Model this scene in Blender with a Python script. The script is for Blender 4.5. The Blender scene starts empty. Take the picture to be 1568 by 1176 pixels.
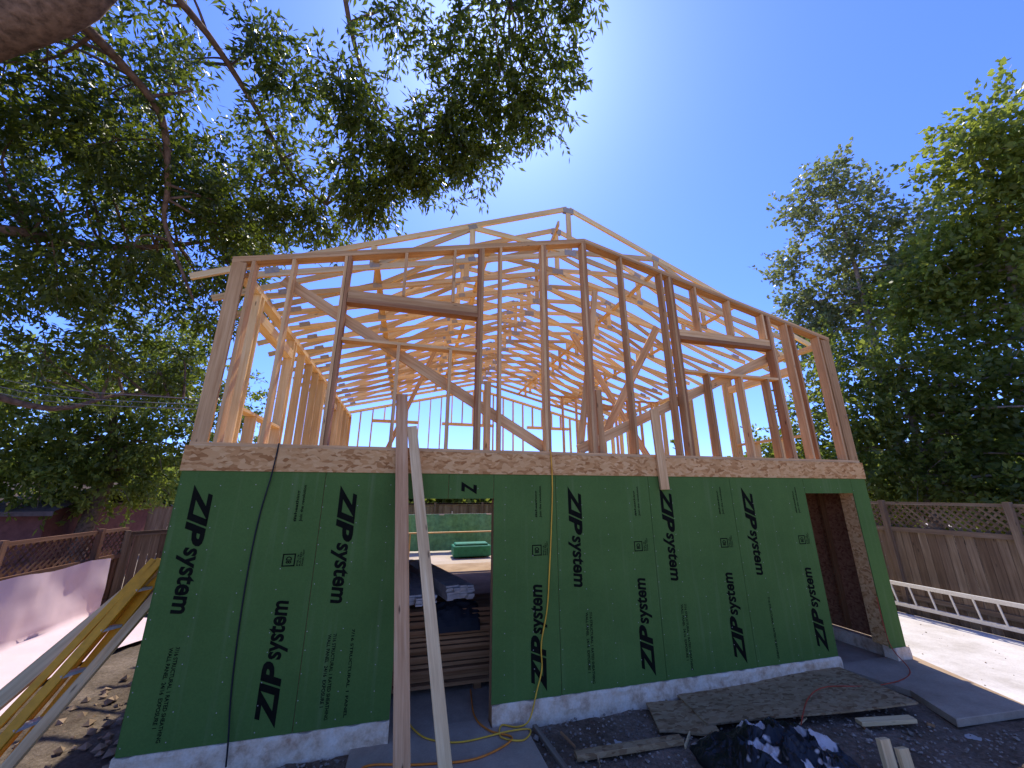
import bpy, math, random
import numpy as np
from mathutils import Vector, Matrix, noise as mnoise
random.seed(7)
scene=bpy.context.scene
COL=scene.collection
def R(a,b): return random.uniform(a,b)
# ------------------------------------------------------------------ materials
def newmat(name):
    m=bpy.data.materials.new(name); m.use_nodes=True
    nt=m.node_tree; nt.nodes.clear()
    out=nt.nodes.new('ShaderNodeOutputMaterial')
    b=nt.nodes.new('ShaderNodeBsdfPrincipled'); nt.links.new(b.outputs[0],out.inputs[0])
    return m,nt,b,out
def N(nt,t,**kw):
    n=nt.nodes.new(t)
    for k,v in kw.items(): setattr(n,k,v)
    return n
def ramp(nt,fac,stops,interp='LINEAR'):
    r=N(nt,'ShaderNodeValToRGB'); r.color_ramp.interpolation=interp
    e=r.color_ramp.elements
    while len(e)<len(stops): e.new(0.5)
    for i,(p,c) in enumerate(stops):
        e[i].position=p; e[i].color=(c[0],c[1],c[2],1)
    nt.links.new(fac,r.inputs[0]); return r
def mixc(nt,fac,a,b,mode='MIX'):
    m=N(nt,'ShaderNodeMix',data_type='RGBA',blend_type=mode)
    for s,v in ((m.inputs[0],fac),(m.inputs[6],a),(m.inputs[7],b)):
        if isinstance(v,(int,float)): s.default_value=v
        elif isinstance(v,tuple): s.default_value=(v[0],v[1],v[2],1)
        else: nt.links.new(v,s)
    return m.outputs[2]
def noisen(nt,vec,scale,detail=4,rough=.6):
    n=N(nt,'ShaderNodeTexNoise'); n.inputs['Scale'].default_value=scale
    n.inputs['Detail'].default_value=detail; n.inputs['Roughness'].default_value=rough
    if vec is not None: nt.links.new(vec,n.inputs['Vector'])
    return n
def mapping(nt,vec,sc):
    m=N(nt,'ShaderNodeMapping'); m.inputs['Scale'].default_value=sc
    nt.links.new(vec,m.inputs['Vector']); return m.outputs[0]
def bump(nt,b,h,strength=.3,dist=.01):
    u=N(nt,'ShaderNodeBump'); u.inputs['Strength'].default_value=strength; u.inputs['Distance'].default_value=dist
    nt.links.new(h,u.inputs['Height']); nt.links.new(u.outputs[0],b.inputs['Normal'])

def wood_mat(name,c1,c2,c3,rough=.7,bmp=True):
    m,nt,b,out=newmat(name)
    tc=N(nt,'ShaderNodeTexCoord'); geo=N(nt,'ShaderNodeNewGeometry')
    v=mapping(nt,tc.outputs['UV'],(1.3,28,1))
    n=noisen(nt,v,1.0,5,.65)
    v2=mapping(nt,tc.outputs['UV'],(.8,5,1)); n2=noisen(nt,v2,1.0,3)
    r=ramp(nt,n.outputs[0],[(.3,c1),(.55,c2),(.75,c3)])
    tone=ramp(nt,geo.outputs['Random Per Island'],[(0,(.62,.56,.50)),(.5,(.95,.92,.90)),(1,(1.1,1.1,1.05))])
    c=mixc(nt,1.0,r.outputs[0],tone.outputs[0],'MULTIPLY')
    st=ramp(nt,n2.outputs[0],[(.3,(.7,.64,.58)),(.6,(1,1,1))])
    c=mixc(nt,.7,c,st.outputs[0],'MULTIPLY')
    vo=N(nt,'ShaderNodeTexVoronoi'); vk=mapping(nt,tc.outputs['UV'],(2.2,9,1)); nt.links.new(vk,vo.inputs['Vector'])
    vo.inputs['Scale'].default_value=1.0
    k=ramp(nt,vo.outputs['Distance'],[(.05,(1,1,1)),(.11,(0,0,0))])
    c=mixc(nt,k.outputs[0],c,tuple(x*.35 for x in c1))
    nt.links.new(c,b.inputs['Base Color']); b.inputs['Roughness'].default_value=rough; b.inputs['Specular IOR Level'].default_value=.12
    if bmp: bump(nt,b,n.outputs[0],.25,.003)
    return m
M_WOOD=wood_mat('fir_lumber',(.56,.30,.115),(.76,.47,.20),(.87,.60,.29))
M_WOODLIT=wood_mat('fir_lumber_lit',(.80,.51,.19),(.93,.69,.32),(.96,.80,.45),.7,False)  # paler copy of the fir lumber, sunlit glow put into the colour
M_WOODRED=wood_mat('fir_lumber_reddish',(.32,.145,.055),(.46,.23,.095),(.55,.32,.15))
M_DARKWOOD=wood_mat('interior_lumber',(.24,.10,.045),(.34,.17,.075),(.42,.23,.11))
M_WOODPALE=wood_mat('pale_lumber',(.60,.36,.155),(.79,.54,.25),(.88,.67,.35))
M_FENCE=wood_mat('weathered_fence_wood',(.15,.10,.06),(.24,.17,.105),(.33,.245,.155),.85)
M_FENCERED=wood_mat('stained_fence_wood',(.16,.085,.05),(.26,.14,.08),(.35,.20,.12),.85)

def zip_mat():
    m,nt,b,out=newmat('green_sheathing')
    tc=N(nt,'ShaderNodeTexCoord')
    n=noisen(nt,tc.outputs['Object'],1.2,5,.6); n2=noisen(nt,tc.outputs['Object'],60,3,.7)
    v=mapping(nt,tc.outputs['Object'],(14,14,.6)); n3=noisen(nt,v,1,3)
    r=ramp(nt,n.outputs[0],[(.3,(.084,.150,.031)),(.7,(.108,.186,.040))])
    c=mixc(nt,.4,r.outputs[0],ramp(nt,n2.outputs[0],[(.3,(.6,.6,.6)),(.7,(1,1,1))]).outputs[0],'MULTIPLY')
    d=ramp(nt,n3.outputs[0],[(.56,(0,0,0)),(.8,(.35,.35,.35))])
    c=mixc(nt,d.outputs[0],c,(.19,.23,.09))
    nt.links.new(c,b.inputs['Base Color']); b.inputs['Roughness'].default_value=.75; b.inputs['Specular IOR Level'].default_value=.08
    bump(nt,b,n2.outputs[0],.25,.002)
    return m
M_ZIP=zip_mat()
def osb_mat(name,dark,mid,light):
    m,nt,b,out=newmat(name)
    tc=N(nt,'ShaderNodeTexCoord')
    nz=noisen(nt,tc.outputs['Object'],6,2)
    add=N(nt,'ShaderNodeVectorMath',operation='ADD'); 
    sc=N(nt,'ShaderNodeVectorMath',operation='SCALE'); sc.inputs['Scale'].default_value=.12
    nt.links.new(nz.outputs['Color'],sc.inputs[0]); nt.links.new(tc.outputs['Object'],add.inputs[0]); nt.links.new(sc.outputs[0],add.inputs[1])
    v=mapping(nt,add.outputs[0],(14,30,38))
    vo=N(nt,'ShaderNodeTexVoronoi'); vo.inputs['Scale'].default_value=1.0; nt.links.new(v,vo.inputs['Vector'])
    sx=N(nt,'ShaderNodeSeparateColor'); nt.links.new(vo.outputs['Color'],sx.inputs[0])
    r=ramp(nt,sx.outputs[0],[(0,dark),(.35,mid),(.8,light),(1,mid)])
    n=noisen(nt,tc.outputs['Object'],2,3)
    c=mixc(nt,.5,r.outputs[0],ramp(nt,n.outputs[0],[(.3,(.7,.68,.64)),(.7,(1,1,1))]).outputs[0],'MULTIPLY')
    nt.links.new(c,b.inputs['Base Color']); b.inputs['Roughness'].default_value=.8; b.inputs['Specular IOR Level'].default_value=.08
    bump(nt,b,sx.outputs[0],.3,.002); return m
M_OSB=osb_mat('osb_board',(.40,.17,.05),(.65,.33,.11),(.78,.46,.18))
M_OSBG=osb_mat('weathered_osb',(.23,.12,.05),(.37,.22,.095),(.47,.30,.14))
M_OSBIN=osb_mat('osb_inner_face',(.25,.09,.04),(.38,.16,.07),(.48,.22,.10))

def simple(name,c,rough=.6,metal=0,nscale=8,var=.25,bmp=0,spec=.3):
    m,nt,b,out=newmat(name); tc=N(nt,'ShaderNodeTexCoord')
    n=noisen(nt,tc.outputs['Object'],nscale,5)
    lo=tuple(x*(1-var) for x in c); hi=tuple(min(1,x*(1+var)) for x in c)
    r=ramp(nt,n.outputs[0],[(.3,lo),(.7,hi)])
    nt.links.new(r.outputs[0],b.inputs['Base Color']); b.inputs['Roughness'].default_value=rough; b.inputs['Metallic'].default_value=metal
    b.inputs['Specular IOR Level'].default_value=spec
    if bmp: bump(nt,b,n.outputs[0],bmp,.02)
    return m
M_TEXT=simple('printed_ink',(.010,.010,.006),.9,spec=.03)
M_PLATE=simple('galvanised_plate',(.42,.36,.26),.65,.1,30,.15)
M_BLACK=simple('black_cable',(.012,.011,.010),.6)
M_ORANGE=simple('orange_cord',(.85,.22,.02),.5)
M_YCORD=simple('yellow_cord',(.90,.42,.03),.5)
M_REDC=simple('red_string',(.45,.06,.02),.6)
M_ALU=simple('aluminium',(.66,.62,.54),.4,.4,40,.1)
M_WIRE=simple('grey_wire',(.20,.18,.16),.6)
M_YEL=simple('yellow_fibreglass',(.80,.34,.015),.5,0,12,.15)
M_WHITE=simple('pink_white_sheet',(.76,.58,.58),.7,0,3,.05,spec=.1)
M_BAG=simple('primed_trim_boards',(.70,.60,.48),.6,0,9,.2,.3)
M_MESH=simple('green_mesh',(.14,.34,.15),.8,0,6,.3)
M_TEAL=simple('teal_plastic',(.03,.22,.12),.5)
M_BARK=simple('bark_brown',(.18,.12,.08),.9,0,14,.5,.9,.1)
M_BARKL=simple('bark_grey',(.28,.23,.17),.9,0,14,.4,.7,.1)
M_ROOF=simple('shingle_roof',(.12,.09,.075),.9,0,10,.3,0,.1)
M_SIDING=simple('red_brown_siding',(.15,.06,.045),.8,0,8,.25,0,.1)
def conc_mat(name,c1,c2,c3,sc=3):
    m,nt,b,out=newmat(name); tc=N(nt,'ShaderNodeTexCoord')
    n=noisen(nt,tc.outputs['Object'],sc,8,.7); n2=noisen(nt,tc.outputs['Object'],45,4,.7)
    r=ramp(nt,n.outputs[0],[(.32,c1),(.5,c2),(.68,c3)])
    c=mixc(nt,.4,r.outputs[0],ramp(nt,n2.outputs[0],[(.3,(.6,.6,.6)),(.65,(1,1,1))]).outputs[0],'MULTIPLY')
    nt.links.new(c,b.inputs['Base Color']); b.inputs['Roughness'].default_value=.95; b.inputs['Specular IOR Level'].default_value=.04
    bump(nt,b,n2.outputs[0],.4,.006); return m
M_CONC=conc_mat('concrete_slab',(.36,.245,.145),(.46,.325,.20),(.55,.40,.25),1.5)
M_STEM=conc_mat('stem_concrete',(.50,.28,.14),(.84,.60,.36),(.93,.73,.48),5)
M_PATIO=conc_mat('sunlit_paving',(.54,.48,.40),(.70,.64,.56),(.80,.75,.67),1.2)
def dirt_mat(name,k1,k2,k3):
    m,nt,b,out=newmat(name); tc=N(nt,'ShaderNodeTexCoord')
    n=noisen(nt,tc.outputs['Object'],1.1,8,.65); n2=noisen(nt,tc.outputs['Object'],26,6,.75)
    r=ramp(nt,n.outputs[0],[(.35,k1),(.5,k2),(.7,k3)])
    r2=ramp(nt,n2.outputs[0],[(.3,(.4,.38,.37)),(.6,(1,1,1)),(.75,(1.5,1.45,1.4))])
    c=mixc(nt,.85,r.outputs[0],r2.outputs[0],'MULTIPLY')
    nt.links.new(c,b.inputs['Base Color']); b.inputs['Roughness'].default_value=.95; b.inputs['Specular IOR Level'].default_value=.03
    bump(nt,b,n2.outputs[0],.9,.03); return m
M_DIRTSHADE=dirt_mat('dirt_shaded',(.17,.105,.06),(.26,.17,.10),(.38,.26,.165))  # dirt for the shaded front, colour warmed and lifted against blue skylight
M_DIRTSUN=dirt_mat('side_yard_dirt_sunlit',(.12,.09,.065),(.19,.15,.11),(.30,.24,.185))  # same dirt for the sunlit side, without the shade correction in its colour
M_GRAVEL=conc_mat('pale_ground',(.42,.33,.23),(.56,.46,.34),(.66,.55,.43),.5)  # made pale and warm so the ground bounces warm fill onto the facade
def leaf_mat(name,a,b_,c,tr=.45,trc=(.18,.30,.04),gloss=True):
    m,nt,b,out=newmat(name); geo=N(nt,'ShaderNodeNewGeometry')
    r=ramp(nt,geo.outputs['Random Per Island'],[(0,a),(.55,b_),(1,c)])
    if gloss:
        nt.links.new(r.outputs[0],b.inputs['Base Color']); b.inputs['Roughness'].default_value=.4; b.inputs['Specular IOR Level'].default_value=.25; s=b.outputs[0]
    else:
        nt.nodes.remove(b); d=N(nt,'ShaderNodeBsdfDiffuse'); nt.links.new(r.outputs[0],d.inputs[0]); s=d.outputs[0]
    t=N(nt,'ShaderNodeBsdfTranslucent'); t.inputs[0].default_value=(trc[0],trc[1],trc[2],1)
    mx=N(nt,'ShaderNodeMixShader'); mx.inputs[0].default_value=tr
    nt.links.new(s,mx.inputs[1]); nt.links.new(t.outputs[0],mx.inputs[2]); nt.links.new(mx.outputs[0],out.inputs[0])
    return m
M_LEAF=leaf_mat('ash_leaves',(.020,.030,.006),(.042,.060,.010),(.09,.115,.020),.34,(.27,.34,.03))
M_LEAFS=leaf_mat('poplar_leaves',(.10,.115,.05),(.17,.19,.085),(.34,.35,.21),.40,(.38,.44,.12))
M_LEAFB=leaf_mat('bright_leaves',(.08,.105,.018),(.13,.165,.03),(.21,.24,.055),.48,(.42,.48,.06))
M_LEAFM=leaf_mat('back_leaves',(.045,.06,.014),(.08,.105,.025),(.14,.165,.045),.42,(.32,.38,.05),False)
M_LEAFG=leaf_mat('garden_tree_leaves',(.06,.08,.015),(.10,.13,.028),(.17,.20,.05),.46,(.38,.44,.055))

# ------------------------------------------------------------------ builders
class Acc:
    def __init__(s): s.v=[];s.f=[];s.uv=[]
    def beam(s,p0,p1,w,t,up=(0,0,1)):
        p0=Vector(p0);p1=Vector(p1);d=(p1-p0);L=d.length;d.normalize();up=Vector(up)
        a=up-d*up.dot(d)
        if a.length<1e-4: a=Vector((1,0,0))-d*d.x
        a.normalize(); c=d.cross(a)
        n=len(s.v);ou=random.random()*50;ov=random.random()*50
        for q in (p0,p1):
            for sa,sc in ((-1,-1),(1,-1),(1,1),(-1,1)):
                s.v.append(tuple(q+a*(sa*w/2)+c*(sc*t/2)))
        s.f+= [(n,n+1,n+2,n+3)]; s.uv+=[[(ou,ov),(ou,ov+w),(ou+t,ov+w),(ou+t,ov)]]
        s.f+= [(n+7,n+6,n+5,n+4)]; s.uv+=[[(ou,ov),(ou,ov+w),(ou+t,ov+w),(ou+t,ov)]]
        acc=0
        for i in range(4):
            j=(i+1)%4; wd=w if i%2==0 else t
            s.f.append((n+i,n+4+i,n+4+j,n+j)); s.uv.append([(ou,ov+acc),(ou+L,ov+acc),(ou+L,ov+acc+wd),(ou,ov+acc+wd)])
            acc+=wd
    def box(s,x0,x1,y0,y1,z0,z1):
        dx,dy,dz=x1-x0,y1-y0,z1-z0
        if dx>=dy and dx>=dz: s.beam((x0,(y0+y1)/2,(z0+z1)/2),(x1,(y0+y1)/2,(z0+z1)/2),dz,dy,(0,0,1))
        elif dy>=dz: s.beam(((x0+x1)/2,y0,(z0+z1)/2),((x0+x1)/2,y1,(z0+z1)/2),dz,dx,(0,0,1))
        else: s.beam(((x0+x1)/2,(y0+y1)/2,z0),((x0+x1)/2,(y0+y1)/2,z1),dx,dy,(1,0,0))
    def obj(s,name,mat,parent=None,loc=None,bevel=0):
        me=bpy.data.meshes.new(name); me.from_pydata(s.v,[],s.f); 
        if s.uv:
            l=me.uv_layers.new(name='UVMap'); k=0
            for u in s.uv:
                for q in u: l.data[k].uv=q; k+=1
        me.materials.append(mat); me.validate(); me.update()
        o=bpy.data.objects.new(name,me); COL.objects.link(o)
        import bmesh
        bm=bmesh.new(); bm.from_mesh(me); bmesh.ops.recalc_face_normals(bm,faces=bm.faces); bm.to_mesh(me); bm.free()
        if bevel:
            md=o.modifiers.new('bevel','BEVEL'); md.width=bevel; md.segments=1
        if parent: o.parent=parent
        return o
def empty(name,loc=(0,0,0)):
    e=bpy.data.objects.new(name,None); e.empty_display_size=.2; COL.objects.link(e); return e
def tube(acc,pts,radii,sides=8):
    pts=[Vector(p) for p in pts]; n0=len(acc.v); prev=None
    for i,p in enumerate(pts):
        d=(pts[min(i+1,len(pts)-1)]-pts[max(i-1,0)]).normalized()
        if prev is None:
            a=d.orthogonal().normalized()
        else:
            a=(prev-d*prev.dot(d)).normalized()
        prev=a; c=d.cross(a); r=radii[i] if not isinstance(radii,(int,float)) else radii
        for k in range(sides):
            t=2*math.pi*k/sides; acc.v.append(tuple(p+(a*math.cos(t)+c*math.sin(t))*r))
    for i in range(len(pts)-1):
        for k in range(sides):
            k2=(k+1)%sides; acc.f.append((n0+i*sides+k,n0+i*sides+k2,n0+(i+1)*sides+k2,n0+(i+1)*sides+k))
def smooth(o):
    for p in o.data.polygons: p.use_smooth=True
def spline(pts,n=8):
    pts=[Vector(p) for p in pts]; P=[pts[0]]+pts+[pts[-1]]; out=[]
    for i in range(1,len(P)-2):
        for k in range(n):
            t=k/n; a,b,c,d=P[i-1],P[i],P[i+1],P[i+2]
            out.append(.5*((2*b)+(c-a)*t+(2*a-5*b+4*c-d)*t*t+(3*b-a-3*c+d)*t**3))
    out.append(pts[-1]); return out
def cord(name,pts,r,mat,parent=None,n=8):
    a=Acc(); tube(a,spline(pts,n),r,6); o=a.obj(name,mat,parent); smooth(o); return o

# ------------------------------------------------------------------ house
house=empty('house_under_construction')
XL,XR=-2.28,7.37; YB=9.8
RID=2.5
def rake(s): return 6.40-abs(s-RID)*.248
g=Acc(); GY0,GY1=-.012,0.0
def panel(x0,x1,z0,z1): g.box(x0+.003,x1-.003,GY0,GY1,z0,z1)
panel(XL,-.90,.21,2.64);panel(-.90,-.01,.21,2.64);panel(-.01,.48,2.35,2.64);panel(.48,1.04,2.35,2.64)
panel(1.04,1.86,.21,2.64);panel(1.86,3.24,.21,2.64);panel(3.24,4.62,.21,2.64);panel(4.62,6.03,.21,2.64)
panel(6.03,7.04,2.41,2.64);panel(7.04,XR,.21,2.64)
k=0.0
while k<YB:
    y1=min(k+1.22,YB)
    g.box(XR,XR+.012,k+.002,y1-.002,.21,2.64); g.box(XL-.012,XL,k+.002,y1-.002,.21,2.64); k+=1.22
g.obj('green_sheathing_panels',M_ZIP,house)
inn=Acc()
for a_,b_,z0 in ((XL+.02,-.03,.21),(1.06,6.0,.21)): inn.box(a_,b_,.001,.008,z0,2.6)
inn.box(XR-.010,XR-.001,.02,YB,.21,2.6); inn.box(XL+.001,XL+.010,.02,YB,.21,2.6)
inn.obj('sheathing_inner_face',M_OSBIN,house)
TX=Acc()
def text_mesh(body,shear=0,off=0,space=1.0):
    cu=bpy.data.curves.new('t','FONT'); cu.body=body; cu.size=1; cu.shear=shear; cu.offset=off; cu.space_character=space; cu.resolution_u=3
    o=bpy.data.objects.new('t',cu); COL.objects.link(o)
    bpy.context.view_layer.update()
    me=bpy.data.meshes.new_from_object(o.evaluated_get(bpy.context.evaluated_depsgraph_get()))
    v=[tuple(q.co) for q in me.vertices]; f=[tuple(p.vertices) for p in me.polygons]
    bpy.data.objects.remove(o); bpy.data.curves.remove(cu); bpy.data.meshes.remove(me)
    return v,f
cache={}
def put_text(body,s,za,zb,h,shear=0,off=0,yy=-.0145):
    key=(body,shear,off)
    if key not in cache: cache[key]=text_mesh(body,shear,off)
    v,f=cache[key]
    xs=[q[0] for q in v]; ys=[q[1] for q in v]; x0,x1,y0,y1=min(xs),max(xs),min(ys),max(ys)
    down=zb<za; n=len(TX.v)
    for q in v:
        a=(q[0]-x0)/(x1-x0); c=(q[1]-y0)/(y1-y0)-.5
        TX.v.append((s+(c*h if down else -c*h),yy,za+(zb-za)*a))
    for p in f: TX.f.append(tuple(n+i for i in p))
def zipdown(s,z1=2.50):
    put_text('ZIP',s,z1,z1-.60,.185,.28,.045); put_text('system',s-.012,z1-.605,z1-1.20,.20,.15,.03)
def zipup(s,z0=.27):
    put_text('ZIP',s,z0,z0+.56,.185,.28,.045); put_text('system',s+.012,z0+.565,z0+1.09,.20,.15,.03)
def small(s,za,zb,h,lines):
    n=len(lines)
    for i,l in enumerate(lines): put_text(l,s-(i-(n-1)/2)*h*1.5,za,zb-(0 if i==0 else (zb-za)*.15*i),h,0,.02)
def frame(s,z,w):
    for (a,b,c,d) in ((s-w,s-w+.012,z-w,z+w),(s+w-.012,s+w,z-w,z+w),(s-w,s+w,z-w,z-w+.012),(s-w,s+w,z+w-.012,z+w)):
        n=len(TX.v); TX.v+= [(a,-.0145,c),(b,-.0145,c),(b,-.0145,d),(a,-.0145,d)]; TX.f.append((n,n+1,n+2,n+3))
    put_text('8D',s,z-w*.55,z+w*.55,w*.9,0,.03)
for s in (-2.05,-.64,2.12,3.50,4.90): zipdown(s)
put_text('Z',.73,2.55,2.40,.19,.28,.04)
for s in (-2.05,-.68,2.2,3.55): small(s+.04,1.02,.28,.034,['7/16 STRUCTURAL 1 RATED SHEATHING','WALL PANEL  24/16  EXPOSURE 1'])
small(-.44,1.05,.28,.030,['7/16 STRUCTURAL 1 PANEL']); small(4.98,1.02,.28,.034,['7/16 STRUCTURAL 1 RATED SHEATHING'])
for s in (-1.15,1.59,3.00,4.37,5.78):
    zipup(s); small(s+.03,2.12,2.50,.038,['Join the revolution','#sheathing'])
    frame(s,1.74,.062); small(s+.11,1.68,1.84,.016,['PANEL TEST','RATED','PS-2'])
TX.obj('panel_lettering',M_TEXT,house)
nl=Acc()
def nail(x,z,r=.006):
    n=len(nl.v)
    for k in range(6):
        t=k*math.pi/3; nl.v.append((x+r*math.cos(t),-.0150,z+r*math.sin(t)))
    nl.f.append(tuple(range(n,n+6)))
cols=[XL+.02+i*.345 for i in range(29)]
for x in cols:
    for zz in np.arange(.28,2.6,.2):
        if -.03<x<1.06 and zz<2.36: continue
        if 6.0<x<7.06 and zz<2.42: continue
        nail(x+R(-.01,.01),zz+R(-.03,.03),.0055)
nl.obj('nails',M_PLATE,house)
st=Acc()
def stem(x0,x1,y0=-.03,y1=.14,z1=.21):
    nx=max(2,int((x1-x0)/.03)); n=len(st.v)
    prof=[(y0,-.1),(y0,.03),(y0,.08),(y0,.13),(y0,.18),(y0+.008,z1),(y1,z1),(y1,-.1)]
    for i in range(nx+1):
        xx=x0+(x1-x0)*i/nx
        for j,(yy,zz) in enumerate(prof):
            d=mnoise.noise(Vector((xx*6,zz*9,2)))*.02+mnoise.noise(Vector((xx*19,zz*25,2)))*.008 if j<5 else 0
            e=(max(0,mnoise.noise(Vector((xx*7,3,7))))*.03) if j in(4,5) else 0
            st.v.append((xx,yy+d,zz-e))
    for i in range(nx):
        for j in range(7): st.f.append((n+i*8+j,n+i*8+j+1,n+(i+1)*8+j+1,n+(i+1)*8+j))
    st.f.append(tuple(n+j for j in range(8))); st.f.append(tuple(n+nx*8+7-j for j in range(8)))
stem(XL-.02,-.01);stem(1.05,6.05);stem(7.12,XR+.04)
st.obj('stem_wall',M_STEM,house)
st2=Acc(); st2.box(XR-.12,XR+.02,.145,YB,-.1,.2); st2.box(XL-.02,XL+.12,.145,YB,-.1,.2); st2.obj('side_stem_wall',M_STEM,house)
bd=Acc()
for a_,b_ in ((XL-.02,-1.42),(-1.416,1.80),(1.804,5.60),(5.604,XR+.02)): bd.box(a_,b_,-.024,.004,2.642,2.905)
bd.box(XL-.02,XL+.008,.006,YB,2.642,2.905); bd.box(XR-.008,XR+.02,.006,YB,2.642,2.905)
bd.obj('rim_board',M_OSB,house)
dk=Acc(); dk.box(XL+.01,XR-.01,.006,YB,2.86,2.903)
dk.obj('floor_deck',M_OSB,house)
jo=Acc(); jy=.4
while jy<YB: jo.box(XL+.02,XR-.02,jy,jy+.04,2.62,2.855); jy+=.41
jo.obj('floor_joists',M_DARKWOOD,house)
lf=Acc()
def stud(a,x0,x1,z0,z1,y0=.009,y1=.149): a.box(x0,x1,y0,y1,z0,z1)
x=XL+.02
while x<XR-.05:
    if not(-.08<x<1.06) and not (5.98<x<7.05): stud(lf,x,x+.038,.25,2.56,.012,.1)
    x+=.41
for x0 in (-.05,1.045): stud(lf,x0,x0+.038,0.0,2.35,.002,.13)
lf.box(-.05,1.083,.002,.13,2.352,2.60)
lf.box(5.98,7.08,.002,.13,2.42,2.60)
stud(lf,5.985,6.023,.0,2.41,.002,.2)
y=.3
while y<YB:
    lf.box(XR-.10,XR-.012,y,y+.038,.25,2.56); lf.box(XL+.012,XL+.10,y,y+.038,.25,2.56); y+=.41
lf.box(XL+.012,XR-.012,.012,.1,2.562,2.60)
for i in range(6): lf.box(6.35,6.44,.6+i*.41,.638+i*.41,.0,2.6)
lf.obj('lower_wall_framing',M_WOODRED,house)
jb=Acc(); jb.box(7.045,7.057,-.010,.21,.23,2.41); jb.box(7.06,7.35,.012,.20,.23,2.6)
jb.obj('door_jamb_osb',M_OSB,house)
rl=Acc()
for x in np.arange(XL,XR,.41):
    if not(-1.0<x<4.2): rl.box(x,x+.04,YB-.12,YB,0,2.6)
rl.box(-1.4,4.6,YB-.12,YB,2.35,2.6)
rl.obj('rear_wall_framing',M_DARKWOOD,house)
rg=Acc(); rg.box(XL,-1.2,YB+.001,YB+.012,0,2.64); rg.box(4.4,XR,YB+.001,YB+.012,0,2.64); rg.obj('rear_sheathing',M_OSB,house)
sl=Acc(); sl.box(XL+.13,XR-.13,.15,YB,-.05,.012); sl.obj('house_floor_slab',M_CONC,house)

# upper front wall
uf=Acc(); uh=Acc(); FZ=2.945
uf.box(XL,XR,0,.14,2.907,2.945)
TP=.078
def ustud(s,z0=FZ,z1=None,w=.038,lean=0,y0=0.002,y1=.138,acc=None):
    if z1 is None: z1=rake(s)-TP
    (acc or uf).beam((s,(y0+y1)/2,z0),(s+lean,(y0+y1)/2,z1),w,y1-y0,(1,0,0))
for s in (-2.05,-1.61,-1.00,.84,1.11,1.77,2.46,3.14,3.88,4.04,6.03,6.40,7.11): ustud(s)
for s in (-.955,.80,1.81,2.50,4.08,5.99,6.52): ustud(s,acc=uh)
uf.beam((-2.20,.021,FZ),(-2.20,.021,rake(-2.20)-TP),.155,.038,(1,0,0)); ustud(-2.255,y0=.041,y1=.18)
uf.beam((7.26,.021,FZ),(7.26,.021,rake(7.26)-TP-.015),.19,.038,(1,0,0)); ustud(7.345,y0=.041,y1=.18)
uf.box(-.93,.78,.02,.13,4.85,4.97); uh.box(-.93,.78,.0,.138,4.785,4.845)  # headers' shaded underside put into the colour as a separate reddish lower strip
uf.box(4.10,5.97,.02,.13,4.88,5.0); uh.box(4.10,5.97,.0,.138,4.815,4.875)
uf.box(-.93,.78,.0,.138,4.26,4.298); uf.box(4.10,5.97,.0,.138,4.26,4.298)
for s in (-.24,.43): ustud(s,FZ,4.258)
for s in (4.56,5.2,5.75): ustud(s,FZ,4.258)
for s in (-.24,.43): ustud(s,4.972)
for s in (4.53,5.2,5.9): ustud(s,5.002)
for k in range(2):
    zo=-.019-.0385*k
    uf.beam((XL,.07,rake(XL)+zo),(RID-.001,.07,rake(RID)+zo),.038,.14); uf.beam((RID+.001,.07,rake(RID)+zo),(XR,.07,rake(XR)+zo),.038,.14)
uf.obj('front_upper_wall',M_WOOD,house); uh.obj('front_upper_headers',M_WOODRED,house)
br=Acc()
br.beam((-1.75,.185,5.08),(1.85,.185,2.98),.14,.038,(0,0,1))
br.beam((2.3,.185,3.0),(6.3,.185,4.85),.14,.038,(0,0,1))
br.beam((2.35,.23,3.0),(2.75,.23,5.6),.09,.038,(1,0,0))
br.box(.93,1.02,.16,.20,2.95,3.9); br.box(2.62,2.71,.16,.20,2.95,3.9)
br.beam((3.0,1.2,2.95),(4.6,1.2,5.6),.14,.038,(1,0,0)); br.beam((5.2,2.6,2.95),(3.4,2.6,5.9),.14,.038,(1,0,0))
br.beam((-.6,3.6,2.95),(.4,3.6,5.6),.09,.038,(1,0,0))
br.obj('temporary_braces',M_WOOD,house)
us=Acc()
SZ=5.12
for X0,X1 in ((XL,XL+.14),(XR-.14,XR)):
    us.box(X0,X1,.19,YB,2.907,2.945)
    us.box(X0,X1,.19,YB,SZ-.038,SZ); us.box(X0,X1,.19,YB,SZ-.077,SZ-.039)
    y=.62;op=[(.80,2.25),(5.2,6.8)]
    while y<YB:
        w=None
        for a_,b_ in op:
            if a_<y<b_: w=(a_,b_)
        if w: us.box(X0,X1,y,y+.038,2.945,3.45)
        else: us.box(X0,X1,y,y+.038,2.945,SZ-.079)
        y+=.61
    for a_,b_ in op:
        us.box(X0,X1,a_-.02,b_+.06,3.452,3.49); us.box(X0,X1,a_-.02,b_+.06,4.70,4.85)
        us.box(X0,X1,a_-.06,a_-.022,2.945,SZ-.079); us.box(X0,X1,b_+.062,b_+.10,2.945,SZ-.079)
us.box(XL,XR,YB-.14,YB,2.907,2.945)
x=XL+.02
while x<XR:
    if -1.3<x<.1 or 1.2<x<3.0 or 4.6<x<6.2:
        us.box(x,x+.038,YB-.14,YB,2.945,3.9); us.box(x,x+.038,YB-.14,YB,5.0,rake(x)-.08)
    else: us.box(x,x+.038,YB-.14,YB,2.945,rake(x)-.08)
    x+=.41
for a_,b_ in ((-1.4,.2),(1.1,3.1),(4.5,6.3)): us.box(a_,b_,YB-.14,YB,3.9,3.94); us.box(a_,b_,YB-.14,YB,4.9,5.0)
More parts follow.
